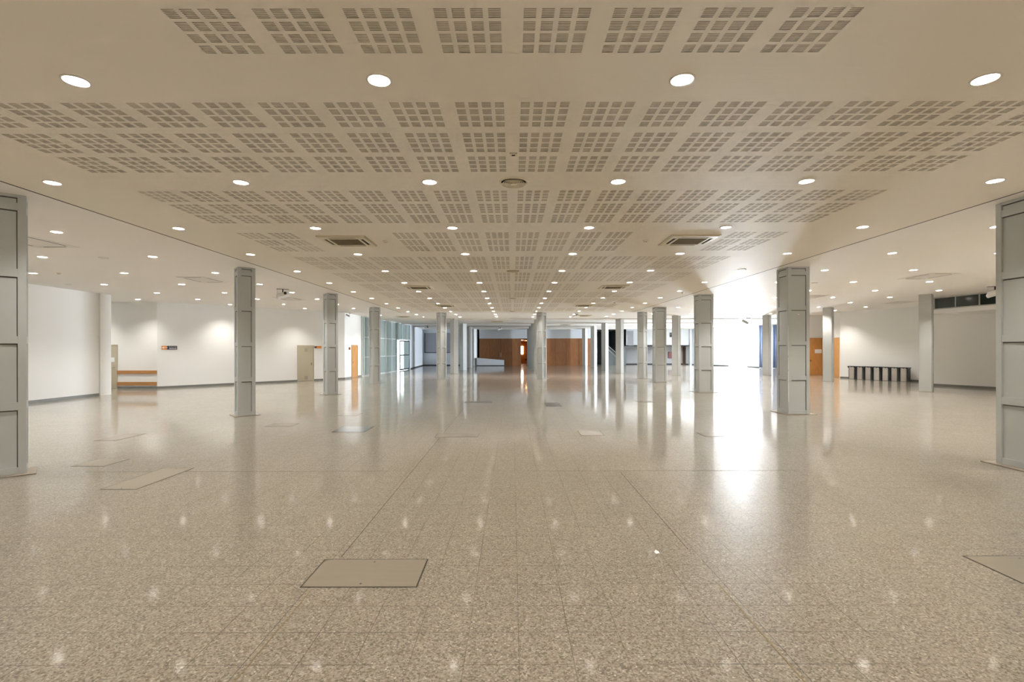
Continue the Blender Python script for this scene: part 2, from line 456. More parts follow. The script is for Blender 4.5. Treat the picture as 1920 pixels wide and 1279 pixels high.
# ------------------------------------------------------------------ walls
def wall_line(name, pts, z0=0, z1=H + .4, t=.2, mat=None, base=None, side=1, bname=None, label=None, bh=.10):
    """vertical slabs along a polyline; room lies on the +side of the travel direction's left normal"""
    mb = MB(); bb = MB()
    for a, b in zip(pts, pts[1:]):
        d = Vector((b[0] - a[0], b[1] - a[1])); d.normalize(); n = Vector((-d.y, d.x)) * side    # towards the room
        mb.prism([a, b, (b[0] - n.x * t, b[1] - n.y * t), (a[0] - n.x * t, a[1] - n.y * t)], z0, z1)
        if base: bb.prism([a, b, (b[0] + n.x * .015, b[1] + n.y * .015), (a[0] + n.x * .015, a[1] + n.y * .015)], 0, bh)
    o = struct(mb.build(name, mat or M['wall']), label, 'wall' if label else None)
    if base: struct(bb.build(bname, base))
    return o
wall_line('wall_left', P_L[0:2], side=-1, base=M['base'], bname='baseboard_left', label='white wall panel behind the nearest left column')
wall_line('wall_left_return', [(-16.8, 20.8), (-21.0, 20.8)], side=1 * -1, t=.35, base=None)
wall_line('wall_left_recess', [(-21.0, 20.4), (-21.0, 23.9)], side=-1)
wall_line('wall_left_recess_back', [(-21.0, 23.9), (-17.03, 23.9)], side=-1, base=M['base'], bname='baseboard_left_recess')
wall_line('wall_left_slant', [(-17.03, 23.9), (-10.5, 31.2)], side=-1, base=M['base'], bname='baseboard_left_slant', label='long slanted white wall with two signs')
wall_line('wall_left_far', [(-10.5, 31.2), (-10.4, 34.3)], side=-1, base=M['base'], bname='baseboard_left_far')
# pilaster edge on the left wall
mb = MB(); mb.box(-16.8, -16.74, 20.25, 20.8, .0, H - .001)
struct(mb.build('trim_5', M['wall']))
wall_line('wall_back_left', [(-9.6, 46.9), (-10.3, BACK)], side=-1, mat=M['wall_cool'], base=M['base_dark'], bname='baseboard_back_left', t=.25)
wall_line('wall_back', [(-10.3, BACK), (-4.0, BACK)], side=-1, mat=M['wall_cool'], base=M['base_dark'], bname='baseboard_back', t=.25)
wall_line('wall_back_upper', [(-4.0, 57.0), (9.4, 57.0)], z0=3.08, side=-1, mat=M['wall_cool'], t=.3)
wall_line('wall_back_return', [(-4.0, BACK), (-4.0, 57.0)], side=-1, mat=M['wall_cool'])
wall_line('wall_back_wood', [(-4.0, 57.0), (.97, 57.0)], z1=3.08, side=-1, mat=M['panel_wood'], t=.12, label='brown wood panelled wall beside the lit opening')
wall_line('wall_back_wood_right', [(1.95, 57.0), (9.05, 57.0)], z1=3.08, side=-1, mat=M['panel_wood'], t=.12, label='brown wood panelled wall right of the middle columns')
# lit room behind the opening
wall_line('wall_lit_room_left', [(.75, 57.2), (.75, 66)], side=-1, mat=M['orange_wall'])
wall_line('wall_lit_room_back', [(.75, 66), (3.2, 66)], side=-1, mat=M['orange_wall'])
wall_line('wall_lit_room_right', [(3.2, 66), (3.2, 57.2)], side=-1, mat=M['orange_wall'])
mb = MB(); mb.box(.78, 3.18, 57.2, 66, 2.95, 3.0)
struct(mb.build('ceiling_lit_room', M['orange_wall']))
# dark bay with the escalator
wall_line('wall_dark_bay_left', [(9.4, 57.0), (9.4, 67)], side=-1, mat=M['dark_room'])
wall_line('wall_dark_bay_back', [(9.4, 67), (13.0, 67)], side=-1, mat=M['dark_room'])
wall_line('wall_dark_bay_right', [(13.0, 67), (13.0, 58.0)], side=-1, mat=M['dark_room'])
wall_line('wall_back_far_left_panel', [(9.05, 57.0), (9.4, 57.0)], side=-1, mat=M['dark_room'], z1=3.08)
# white gallery wall above a low recess
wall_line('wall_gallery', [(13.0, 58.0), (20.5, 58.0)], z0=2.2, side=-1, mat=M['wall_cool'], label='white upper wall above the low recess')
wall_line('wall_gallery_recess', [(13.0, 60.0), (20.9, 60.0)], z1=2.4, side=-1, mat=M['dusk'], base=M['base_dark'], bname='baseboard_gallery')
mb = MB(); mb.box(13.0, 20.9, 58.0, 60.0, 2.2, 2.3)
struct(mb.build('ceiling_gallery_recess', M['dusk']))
wall_line('wall_gallery_recess_end', [(20.9, 60.0), (20.5, 57.6)], z1=H, side=-1, mat=M['wall_cool'])
mb = MB(); mb.box(13.4, 14.05, 57.95, 57.999, 2.25, 3.95)
struct(mb.build('trim_6', M['screen']))

# bright doorway wall
def on(a, b, t): return (a[0] + (b[0] - a[0]) * t, a[1] + (b[1] - a[1]) * t)
A_, B_ = DOORW
D0, D1 = on(A_, B_, .635), on(A_, B_, .855)
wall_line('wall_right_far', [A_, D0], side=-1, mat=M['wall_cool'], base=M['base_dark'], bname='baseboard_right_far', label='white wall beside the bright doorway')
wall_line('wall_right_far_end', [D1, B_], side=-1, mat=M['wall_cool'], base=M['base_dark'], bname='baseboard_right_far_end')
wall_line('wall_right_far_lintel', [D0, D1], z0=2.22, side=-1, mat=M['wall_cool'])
# curtained window wall, hidden link, wooden door niche
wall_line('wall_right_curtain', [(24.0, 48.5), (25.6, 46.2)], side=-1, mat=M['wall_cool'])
wall_line('wall_right_link', [(25.6, 46.2), (19.9, 34.7)], side=-1, mat=M['wall'])
wall_line('wall_right_niche', [(19.9, 34.7), (21.6, 34.7)], side=-1, mat=M['wall'])
wall_line('wall_right_niche_side', [(21.6, 34.7), (20.5, 31.2)], side=-1, mat=M['wall'])
wall_line('wall_right_bins', [(20.5, 31.2), (22.85, 27.0)], side=-1, mat=M['wall'], base=M['base'], bname='baseboard_right_bins', label='white wall behind the row of bins')
wall_line('wall_right_step', [(22.85, 27.0), (20.75, 25.05)], side=-1, mat=M['wall'])
wall_line('wall_right', [(20.75, 25.05), (24.2, 17.4), (24.2, -9)], side=-1, mat=M['wall'], base=M['base'], bname='baseboard_right', label='white wall below the high dark windows')
wall_line('wall_behind', [(24.2, -9), (-16.8, -9)], side=-1, mat=M['wall'])
# projecting booth with three dark panes
poly = [(19.0, 23.2), (19.52, 19.6), (20.3, 14.2), (24.1, 14.2), (24.1, 17.4), (21.6, 23.2)]
mb = MB(); mb.prism(poly, 3.42, H - .001)
struct(mb.build('wall_right_booth', M['wall']), 'white bulkhead under the ceiling with dark panes', 'wall')
W0, W1 = Vector((19.10, 22.55)), Vector((19.52, 19.6))
d = (W1 - W0).normalized(); n = Vector((d.y, -d.x)); n = n if n.x < 0 else -n
def wq(a, b, z0, z1, o0, o1): 
    p, q = W0 + d * a, W0 + d * b
    return [(p.x + n.x * o0, p.y + n.y * o0), (q.x + n.x * o0, q.y + n.y * o0), (q.x + n.x * o1, q.y + n.y * o1), (p.x + n.x * o1, p.y + n.y * o1)], z0, z1
WL = (W1 - W0).length
mb = MB()
for q in (wq(0, WL, 3.60, 3.64, -.01, .05), wq(0, WL, 4.09, 4.13, -.01, .05), wq(-.03, .03, 3.6, 4.13, -.01, .05), wq(.93, .97, 3.64, 4.09, -.01, .05), wq(1.9, 1.94, 3.64, 4.09, -.01, .05), wq(WL - .06, WL, 3.6, 4.13, -.01, .05)): mb.prism(*q)
win = struct(mb.build('window_1', M['frame_grey']), 'dark high window of three panes in the bulkhead', 'window')
for a, b in ((.03, .93), (.97, 1.9), (1.94, WL - .06)):
    m2 = MB(); m2.prism(*wq(a, b, 3.64, 4.09, -.005, .02)); m2.build('pane', M['glass_dark'], win)

# ------------------------------------------------------------------ left glazing
G0, G1 = Vector(GL0), Vector(GL1)
gd = (G1 - G0).normalized(); gn = Vector((gd.y, -gd.x)); GLEN = (G1 - G0).length
def gq(a, b, o0, o1):
    p, q = G0 + gd * a, G0 + gd * b
    return [(p.x + gn.x * o0, p.y + gn.y * o0), (q.x + gn.x * o0, q.y + gn.y * o0), (q.x + gn.x * o1, q.y + gn.y * o1), (p.x + gn.x * o1, p.y + gn.y * o1)]
DA, DB = 8.15, 12.35      # doorway span along the glazing
frame = MB()
mull = [.0, .42, 2.0, 3.6, 5.2, 6.7, DA]
for a in mull: frame.prism(gq(a - .05, a + .05, -.06, .06), 0, H)
for a in (9.7, 11.2, DB): frame.prism(gq(a - .05, a + .05, -.06, .06), 2.72, H)
for z in (1.32, 2.72): frame.prism(gq(.42, DA, -.04, .04), z - .03, z + .03)
frame.prism(gq(DA, DB, -.05, .05), 2.68, 2.76)
frame.prism(gq(0, GLEN, -.07, .07), H - .06, H)
frame.prism(gq(0, DA, -.06, .06), 0, .06)
glz = struct(frame.build('window_2', M['frame_white']), 'tall frosted glazing with white mullions on the left', 'window')
for a, b in zip(mull[1:], mull[2:]):
    for z0, z1 in ((.06, 1.29), (1.35, 2.69), (2.75, H - .06)):
        m2 = MB(); m2.prism(gq(a + .05, b - .05, -.01, .01), z0, z1); m2.build('pane', M['frost'], glz)
m2 = MB(); m2.prism(gq(.05, .37, -.01, .01), .06, H - .06); m2.build('pane', M['clear'], glz)
for a, b in ((DA, 9.7), (9.7, 11.2), (11.2, DB)):
    m2 = MB(); m2.prism(gq(a + .05, b - .05, -.01, .01), 2.76, H - .06); m2.build('pane', M['frost'], glz)
# end wall strip
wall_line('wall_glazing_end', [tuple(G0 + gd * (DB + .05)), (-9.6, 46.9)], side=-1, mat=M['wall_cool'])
# glazed door next to the open gap
fr = MB()
da, db = 9.15, DB - .06
for a, b, z0, z1 in ((da, da + .12, .02, 2.66), (db - .14, db, .02, 2.66), (da, db, 2.56, 2.66), (da, db, .02, .14), (da, db, 1.30, 1.40)): fr.prism(gq(a, b, -.03, .03), z0, z1)
dr = struct(fr.build('door_1', M['base_dark']), 'glazed door with dark frame beside the bright gap', 'door')
m2 = MB(); m2.prism(gq(da + .12, 10.4, -.006, .006), .14, 2.56); m2.build('clear_pane', M['clear'], dr)
m2 = MB(); m2.prism(gq(10.4, db - .14, -.006, .006), .14, 2.56); m2.build('frosted_pane', M['frost'], dr)
m2 = MB(); m2.bar((*(G0 + gd * (db - .3) + gn * .06), .95), (*(G0 + gd * (db - .3) + gn * .06), 1.45), .018); m2.build('handle', M['chrome'], dr)

# ------------------------------------------------------------------ doors in the walls
def wall_door(name, a, b, h, mat, side, label, handle_at, vents=False, off=.0, frame=None, kick=None):
    """flat door leaf lying in a wall between plan points a and b"""
    a = Vector(a); b = Vector(b); d = (b - a); L = d.length; d.normalize(); n = Vector((-d.y, d.x)) * side
    def q(u0, u1, o0, o1):
        p, r = a + d * u0, a + d * u1
        return [(p.x + n.x * o0, p.y + n.y * o0), (r.x + n.x * o0, r.y + n.y * o0), (r.x + n.x * o1, r.y + n.y * o1), (p.x + n.x * o1, p.y + n.y * o1)]
    f = MB()
    for u0, u1, z0, z1 in ((-.05, 0, 0, h + .05), (L, L + .05, 0, h + .05), (0, L, h, h + .05)): f.prism(q(u0, u1, -.02, .03), z0, z1)
    o = struct(f.build(name, frame or mat), label, 'door')
    lf = MB(); lf.prism(q(.004, L - .004, -.015, .018), .012, h - .004); lf.build('leaf', mat, o)
    if vents:
        for z0 in (.12, h - .32):
            v = MB()
            for k in range(6): v.prism(q(L * .42, L * .62, .018, .026), z0 + k * .032, z0 + k * .032 + .018)
            v.build('vent_grille', M['plate'], o)
    if handle_at is not None:
        hp = a + d * (L * handle_at); e = d * (.11 if handle_at < .5 else -.11)
        hm = MB(); p0 = hp + n * .018; p1 = hp + n * .06
        hm.bar((p0.x, p0.y, 1.02), (p1.x, p1.y, 1.02), .012); hm.bar((p1.x, p1.y, 1.02), (p1.x + e.x, p1.y + e.y, 1.02), .011)
        hm.prism(q(L * handle_at - .022, L * handle_at + .022, .018, .024), .93, 1.09)
        hm.build('handle', M['chrome'], o)
    return o
SL0, SL1 = Vector((-17.03, 23.9)), Vector((-10.5, 31.2)); sd = (SL1 - SL0).normalized(); SLEN = (SL1 - SL0).length
sn = Vector((sd.y, -sd.x))
def slant_at(px):          # distance along the slanted wall seen at a picture column
    k = (px - 960) / 935
    return (k * SL0.y - SL0.x) / (sd.x - k * sd.y)
u0, u1 = slant_at(558), slant_at(586)
wall_door('door_2', SL0 + sd * u0, SL0 + sd * u1, 2.06, M['door_beige'], -1, 'beige metal door with two small vents in slanted wall', .88, vents=True)
wall_door('door_3', (-10.45, 32.45), (-10.42, 33.45), 2.1, M['door_wood'], -1, 'orange oak door in the white wall before the glazing', .12)
wall_door('door_4', (-20.0, 23.9), (-18.98, 23.9), 2.06, M['door_beige'], -1, 'beige door half hidden behind the left wall end', .9)
dk = wall_door('door_5', (20.62, 34.7), (21.50, 34.7), 2.55, M['door_wood'], -1, 'oak door with a white paper notice', .12, frame=M['door_wood'])
nw = Vector((20.5 - 21.6, 31.2 - 34.7)).normalized()
wall_door('door_6', Vector((21.6, 34.7)) + nw * .25, Vector((21.6, 34.7)) + nw * 3.5, 2.5, M['door_wood'], -1, 'oak panel door partly hidden by a smooth grey column', None, frame=M['door_wood'])
wall_door('door_7', (20.5, 60), (20.85, 60), 2.12, M['brown_door'], -1, 'narrow brown door in the low recess', None)
# the bright doorway
fr = MB(); a, b = Vector(D0), Vector(D1); d = (b - a).normalized(); n = Vector((d.y, -d.x)); L = (b - a).length
def dq(u0, u1, o0, o1):
    p, r = a + d * u0, a + d * u1
    return [(p.x + n.x * o0, p.y + n.y * o0), (r.x + n.x * o0, r.y + n.y * o0), (r.x + n.x * o1, r.y + n.y * o1), (p.x + n.x * o1, p.y + n.y * o1)]
for u0_, u1_, z0, z1 in ((-.04, .04, 0, 2.24), (L - .04, L + .04, 0, 2.24), (-.04, L + .04, 2.18, 2.24)): fr.prism(dq(u0_, u1_, -.22, .02), z0, z1)
fr.prism(dq(.04, L - .04, -.2, .0), 0, .015)
bd = struct(fr.build('door_8', M['frame_white']), 'open doorway filled with bright daylight', 'door')
ld = bpy.data.lights.new('doorway_daylight', 'AREA'); ld.shape = 'RECTANGLE'; ld.size = L - .08; ld.size_y = 2.16; ld.energy = 5800; ld.color = (.84, .92, 1)
lo = bpy.data.objects.new('doorway_daylight', ld); C.objects.link(lo)
mid = (a + b) / 2 - n * .12
if n.x > 0: mid = (a + b) / 2 + n * .12
into = Vector((-1, 0)) if False else (n if n.x < 0 else -n)
lo.location = (mid.x, mid.y, 1.10)
lo.rotation_euler = Vector((into.x, into.y, 0)).to_track_quat('-Z', 'Y').to_euler()

# the daylight comes in along the hall
hall = Vector((-.60, -.80)).normalized()
lo.location = ((a + b) / 2 - into * .95).to_3d() + Vector((0, 0, 1.12)); ld.size = 2.5; ld.size_y = 2.2
lo.rotation_euler = Vector((hall.x, hall.y, .25)).to_track_quat('-Z', 'Y').to_euler()

# ------------------------------------------------------------------ columns
RAILS = [(0, .11), (.96, 1.08), (1.95, 2.06), (2.94, 3.06), (3.93, 4.04), (4.12, H)]
def panel_column(s):
    root = thing('column', '', 'column'); h = s / 2; w = .095; rc = .028
    core = MB(); core.box(-h + rc, h - rc, -h + rc, h - rc, .012, H - .002)
    core.build('panel_core', M['col'], root)
    fm = MB()
    for sx in (-1, 1):
        for sy in (-1, 1):
            xa, xb = sorted((sx * h, sx * (h - w))); ya, yb = sorted((sy * h, sy * (h - w)))
            fm.box(xa, xb, ya, yb, .012, H - .001)
    fm.build('corner_post', M['col'], root, bevel=.004)
    for z0, z1 in RAILS:
        z0 = max(z0, .012); z1 = min(z1, H - .001); e = h - .002
        r = MB()
        r.box(-h + w, h - w, -e, -e + rc + .01, z0, z1); r.box(-h + w, h - w, e - rc - .01, e, z0, z1)
        r.box(-e, -e + rc + .01, -h + w, h - w, z0, z1); r.box(e - rc - .01, e, -h + w, h - w, z0, z1)
        r.build('rail', M['col'], root, bevel=.003)
    j = MB(); g = rc + .0015
    for k in range(5):       # shadow inside every sunk panel, painted as dark strips
        zb, zt = RAILS[k][1], RAILS[k + 1][0]
        for q in range(4):
            T = Matrix.Rotation(q * PI / 2, 4, 'Z')
            j.box(-h + w, h - w, -h + rc - .002, -h + rc + .002, zt - .018, zt, T=T)
            j.box(h - w - .012, h - w, -h + rc - .002, -h + rc + .002, zb, zt, T=T)
    j.build('panel_shadow', M['col_seam_shade'], root)
    bp = MB(); e = h + (.105 if s < .5 else .13); bp.box(-e, e, -e, e, .0, .012); bp.build('base_plate', M['plate'], root, bevel=.003)
    return root
def smooth_column(s=.45):
    root = thing('column', '', 'column'); h = s / 2
    b = MB(); b.box(-h, h, -h, h, .0, H - .001); b.build('shaft', M['smooth'], root, bevel=.012)
    b = MB()
    for q in range(4):
        T = Matrix.Rotation(q * PI / 2, 4, 'Z'); b.box(h - .03, h - .022, -h - .0015, -h + .002, .03, H - .01, T=T)
    b.build('corner_joint', M['col_seam_shade'], root)
    b = MB(); b.box(-h - .012, h + .012, -h - .012, h + .012, 0, .02); b.build('base_plate', M['plate'], root, bevel=.003)
    return root
pc = panel_column(.45); wc = panel_column(.61); sc = smooth_column()
used = set()
def place(proto, x, y, deg, label, group):
    if proto.name not in used:
        used.add(proto.name); proto.location = (x, y, 0); proto.rotation_euler = (0, 0, math.radians(deg)); o = proto
    else: o = dup(proto, (x, y, 0), math.radians(deg))
    o['label'] = label; o['category'] = 'column'; o['group'] = group; o['kind'] = 'thing'
    return o
GP = 'panelled steel columns'; GS = 'smooth grey columns'
place(pc, -7.59, 7.48, 42, 'grey panelled column cropped by the left picture edge', GP)
place(pc, -7.60, 14.16, 40, 'grey panelled column in front of the slanted wall, second in its row', GP)
place(pc, -7.54, 20.66, 41, 'grey panelled column beside the beige vented metal door', GP)
place(pc, -7.54, 27.3, 43, 'grey panelled column in front of the frosted glazing', GP)
place(pc, -4.44, 31.2, 44, 'grey panelled column before the grey wall panel at the far end', GP)
place(pc, 1.82, 31.2, 50, 'grey panelled column near the middle, beside the lit opening', GP)
place(pc, 8.12, 31.2, 45, 'narrow grey panelled column left of a wider one, before the white gallery', GP)
place(wc, 8.08, 7.72, 0, 'wide grey panelled column cropped by the right picture edge', GP)
place(wc, 8.08, 14.37, 0, 'wide grey panelled column with a chipped pale corner', GP)
place(wc, 8.2, 21.4, 0, 'wide grey panelled column beside the bright doorway', GP)
place(wc, 8.2, 27.85, 0, 'wide grey panelled column before the red cabinet', GP)
for i, y in enumerate((37.9, 44.0, 50.0, 56.2)):
    w_ = ('nearest', 'second', 'third', 'farthest')[i]
    place(sc, -4.42 + (.08 if i else 0), y, 45, f'{w_} smooth column of the row ending at the white parapet', GS)
    place(sc, 1.95, y, 45, f'{w_} smooth column of the dark row behind the middle panelled column', GS)
    place(sc, 8.15, y, 45, f'{w_} smooth column of the row by the escalator', GS)
place(sc, 11.4, 34.7, 45, 'smooth grey column between the red cabinet and the brown door', GS)
place(sc, 17.7, 34.7, 45, 'smooth pale column in front of the blue curtain', GS)
place(sc, 17.8, 28.1, 45, 'smooth grey column between the two oak doors', GS)
place(sc, 17.75, 21.4, 45, 'smooth grey column beside the row of bins', GS)
place(sc, 14.6, 56.9, 45, 'far grey column under the white gallery', GS)
# pale chip along the corner of the wide column
wide2 = [o for o in C.objects if o.get('label', '').startswith('wide grey panelled column with a chipped')][0]
ch = MB(); h = .305
for z0, z1, w in ((.35, 1.22, .016), (1.25, 1.6, .011), (1.66, 2.5, .008)): ch.box(-h - .002, -h + w, -h - .002, -h + .004, z0, z1)
ch.box(-.02, .03, -.283, -.276, 2.80, 2.83)
ch.build('paint_chip', M['white'], wide2)['label'] = 'pale chipped paint'

# ------------------------------------------------------------------ downlights
def make_downlight(lamp):
    root = thing('downlight', '', 'downlight')
    t = MB(); t.lathe([(.0905, .004), (.0895, -.004), (.096, -.009), (.108, -.006), (.111, -.0005)], 32); t.build('trim_ring', M['trim'], root, smooth=True)
    b = MB(); b.lathe([(.0905, .0), (.086, .025), (.072, .065), (.058, .098), (.0545, .104)], 32); b.build('reflector', M['bowl'], root, smooth=True)
    l = MB(); l.disc(.046, .094, 12); l.build('lamp', lamp, root)
    s = MB(); s.lathe([(.046, .093), (.050, .088), (.0545, .093), (.0545, .104), (.046, .104), (.046, .093)], 24); s.disc(.0545, .1045, 24)
    T0 = Matrix.Identity(4)
    for k in range(20):
        a0, a1 = 2 * PI * k / 20, 2 * PI * (k + 1) / 20
        s.bar((.040 * math.cos(a0), .040 * math.sin(a0), .042), (.040 * math.cos(a1), .040 * math.sin(a1), .042), .0022, seg=5)
    for k in range(3):
        a0 = 2 * PI * k / 3 + .5; s.bar((.040 * math.cos(a0), .040 * math.sin(a0), .042), (.05 * math.cos(a0), .05 * math.sin(a0), .10), .002, seg=5)
    s.build('lamp_socket', M['socket'], root, smooth=True)
    return root
protos = {'c': [make_downlight(M['lamp']), True], 'l': [make_downlight(M['lamp_side']), True], 'r': [make_downlight(M['lamp_right']), True]}
bayname = {'c': 'slotted middle ceiling', 'l': 'left side ceiling', 'r': 'right side ceiling'}
rows = {}
for L_ in lights: rows.setdefault((L_[2], L_[3]), []).append(L_[0])
vis_first = {'c': 0, 'l': 0, 'r': 0}
for x, y, bay, k, j in lights:
    col = sorted(rows[(bay, k)]).index(x)
    n_row = k
    if n_row < 0: where = f'{ORD[-n_row - 1]} row behind'
    else: where = f'{ORD[n_row]} row back'
    lab = f'round downlight, {where} in {bayname[bay]}, {ORD[col]} from left'
    if y > YF and bay == 'c': lab = f'round downlight, {where}, far white ceiling, {ORD[col]} from left'
    pr = protos['r' if (bay == 'c' and y > YF) else bay]
    if pr[1]: o = pr[0]; o.location = (x, y, H); pr[1] = False
    else: o = dup(pr[0], (x, y, H))
    o['label'] = lab; o['group'] = f'downlights in the {bayname[bay]}'; o['category'] = 'downlight'

# ------------------------------------------------------------------ ceiling cassettes, diffusers, detectors, cameras
def make_cassette(mat, w=.99, l=.99, th=.034):
    root = thing('ceiling_cassette', '', 'air conditioner')
    hw, hl = w / 2, l / 2; z0, z1 = -th, -.001
    f = MB()
    def ring(a, b, za, zb):   # rectangular ring, a outer margin, b inner margin
        ox, oy, ix, iy = hw - a, hl - a, hw - b, hl - b
        f.box(-ox, ox, -oy, -iy, za, zb); f.box(-ox, ox, iy, oy, za, zb); f.box(-ox, -ix, -iy, iy, za, zb); f.box(ix, ox, -iy, iy, za, zb)
    ring(0, .085, z0 * .65, z1); ring(.02, .085, z0, z1); ring(.155, .195, z0 * 1.1, z1)
    for sx in (-1, 1):
        for sy in (-1, 1):
            xa, xb = sorted((sx * (hw - .085), sx * (hw - .22))); ya, yb = sorted((sy * (hl - .085), sy * (hl - .155)))
            f.box(xa, xb, ya, yb, z0, z1)
            xa, xb = sorted((sx * (hw - .085), sx * (hw - .155))); ya, yb = sorted((sy * (hl - .155), sy * (hl - .22)))
            f.box(xa, xb, ya, yb, z0, z1)
    f.build('frame', mat, root, bevel=.003)
    g = MB(); g.box(-hw + .195, hw - .195, -hl + .195, hl - .195, z0 * .82, z1 - .002)
    n = 14
    for k in range(n):
        y = -hl + .2 + (l - .4) * (k + .5) / n; g.box(-hw + .197, hw - .197, y - .004, y + .004, z0 * .95, z0 * .8)
    g.build('intake_grille', M['ac_grille'] if mat is M['ac'] else mat, root)
    v = MB(); v.box(-hw + .06, hw - .06, -hl + .06, hl - .06, z0 * .7, -.0015); v.build('housing', M['black'], root)
    for q in range(4):
        T = Matrix.Rotation(q * PI / 2, 4, 'Z'); hh = hl if q % 2 == 0 else hw; ww = hw if q % 2 == 0 else hl
        lv = MB(); T2 = T @ Matrix.Translation((0, -hh + .142, z0 * .85)) @ Matrix.Rotation(math.radians(38 if th > .02 else 4), 4, 'X')
        lv.box(-ww + .23, ww - .23, -.004, .014, -.0015, .0015, T=T2); lv.build('louver', mat, root)
    return root
ca = make_cassette(M['ac']); cb = make_cassette(M['ac_white'], .95, 1.35, .012)
CA = [(-3.49, 10.58, 'cream ceiling air conditioner over the second left panelled column side, nearest'), (3.73, 10.56, 'cream ceiling air conditioner half lit by daylight, nearest'),
      (-3.47, 18.5, 'second cream ceiling air conditioner back, left of centre'), (3.75, 18.5, 'second cream ceiling air conditioner back, right of centre'),
      (-3.5, 26.3, 'third cream ceiling air conditioner back, left of centre'), (3.75, 26.3, 'third cream ceiling air conditioner back, right of centre'),
      (-7.6, 34.9, 'cream ceiling air conditioner above the frosted glazing side'), (4.9, 34.2, 'cream ceiling air conditioner in the far white ceiling, right of centre'),
      (-1.25, 41.2, 'small looking cream air conditioner above the brown wood wall'), (5.0, 47.2, 'farthest cream air conditioner above the right wood wall')]
for i, (x, y, lab) in enumerate(CA):
    o = ca if i == 0 else dup(ca, (x, y, H)); o.location = (x, y, H); o['label'] = lab; o['group'] = 'ceiling air conditioners'; o['category'] = 'air conditioner'
CB = [(-10.2, 10.55, 'white ceiling air conditioner beside the nearest left column, cut by it'), (-10.15, 16.4, 'white ceiling air conditioner in the middle of the left side ceiling'), (-10.1, 22.6, 'white ceiling air conditioner below the hanging projector on the left'),
      (13.3, 15.95, 'white ceiling air conditioner in the right side ceiling, nearest'), (13.3, 22.2, 'white ceiling air conditioner behind the chipped wide column'), (19.4, 25.0, 'white ceiling air conditioner half hidden behind the column by the bins')]
for i, (x, y, lab) in enumerate(CB):
    o = cb if i == 0 else dup(cb, (x, y, H)); o.location = (x, y, H); o['label'] = lab; o['group'] = 'white side air conditioners'; o['category'] = 'air conditioner'
cb['category'] = 'air conditioner'
def make_diffuser():
    root = thing('ceiling_air_diffuser', '', 'air vent')
    r = MB(); r.lathe([(.204, .0012), (.198, -.012), (.176, -.016), (.172, -.002)], 48); r.build('rim', M['ac'], root, smooth=True)
    b = MB(); b.disc(.172, -.0015, 48); b.build('duct_opening', M['black'], root)
    for ra in (.168, .140, .112, .084):
        q = MB(); q.lathe([(ra - .036, -.003), (ra - .034, -.003), (ra, -.036), (ra - .003, -.037), (ra - .036, -.003)], 40); q.build('ring', M['ac'], root, smooth=True)
    c = MB(); c.lathe([(.020, -.004), (.052, -.036), (.03, -.039), (.0005, -.04)], 32); c.build('centre_cap', M['ac'], root, smooth=True)
    return root
df = make_diffuser()
for i, k in enumerate((1, 4, 7, 10)):
    y = 4.277 + 2.6 * k; lab = ('nearest', 'second', 'third', 'farthest')[i] + ' round ceiling air diffuser on the middle line'
    o = df if i == 0 else dup(df, (.02, y, H)); o.location = (.02, y, H); o['label'] = lab; o['group'] = 'round air diffusers'
def make_detector():
    root = thing('smoke_detector', '', 'smoke detector')
    b = MB(); b.lathe([(.055, -.0005), (.055, -.016), (.046, -.022)], 24); b.disc(.046, -.022, 24); b.build('base', M['ac_white'], root, smooth=False)
    c = MB(); c.lathe([(.036, -.022), (.034, -.04), (.022, -.047)], 24); c.disc(.022, -.047, 24); c.build('sensor_head', M['ac'], root)
    return root
sdp = make_detector()
SD = [(-2.7, 10.6, 'smoke detector right of the nearest left air conditioner'), (2.83, 10.6, 'smoke detector left of the half lit air conditioner'), (13.9, 13.95, 'smoke detector by the corner of the right side air conditioner'),
      (-5.0, 24.9, 'smoke detector above the far left columns'), (5.1, 24.9, 'smoke detector above the far right columns'), (-13.55, 14.9, 'smoke detector in the left side ceiling near the white panel'), (7.0, 20.5, 'smoke detector beside the shaded ceiling by the wide column')]
for i, (x, y, lab) in enumerate(SD):
    o = sdp if i == 0 else dup(sdp, (x, y, H)); o.location = (x, y, H); o['label'] = lab; o['group'] = 'smoke detectors'
def make_speaker():
    root = thing('ceiling_speaker', '', 'speaker')
    b = MB(); b.lathe([(.115, -.0005), (.112, -.010), (.10, -.012)], 32); b.build('rim', M['ac_white'], root, smooth=True)
    c = MB(); c.disc(.10, -.009, 32); c.build('grille', M['trim'], root)
    return root
spk = make_speaker()
SK = [(-10.2, 12.45, 'round flat ceiling speaker nearest in the left side ceiling'), (-15.6, 17.5, 'round flat ceiling speaker near the top of the white panel'), (6.7, 14.55, 'round flat ceiling speaker in the daylit patch'), (10.6, 17.5, 'round flat ceiling speaker behind the chipped wide column')]
for i, (x, y, lab) in enumerate(SK):
    o = spk if i == 0 else dup(spk, (x, y, H)); o.location = (x, y, H); o['label'] = lab; o['group'] = 'ceiling speakers'
# square sensor
s_ = thing('ceiling_sensor', 'small square sensor on the ceiling before the nearest round diffuser', 'sensor', (.015, 5.9, H))
b = MB(); b.box(-.045, .045, -.045, .045, -.014, -.0005); b.build('plate', M['ac'], s_, bevel=.003)
b = MB(); b.box(-.02, .02, -.012, .012, -.018, -.0141); b.build('lens', M['black'], s_)
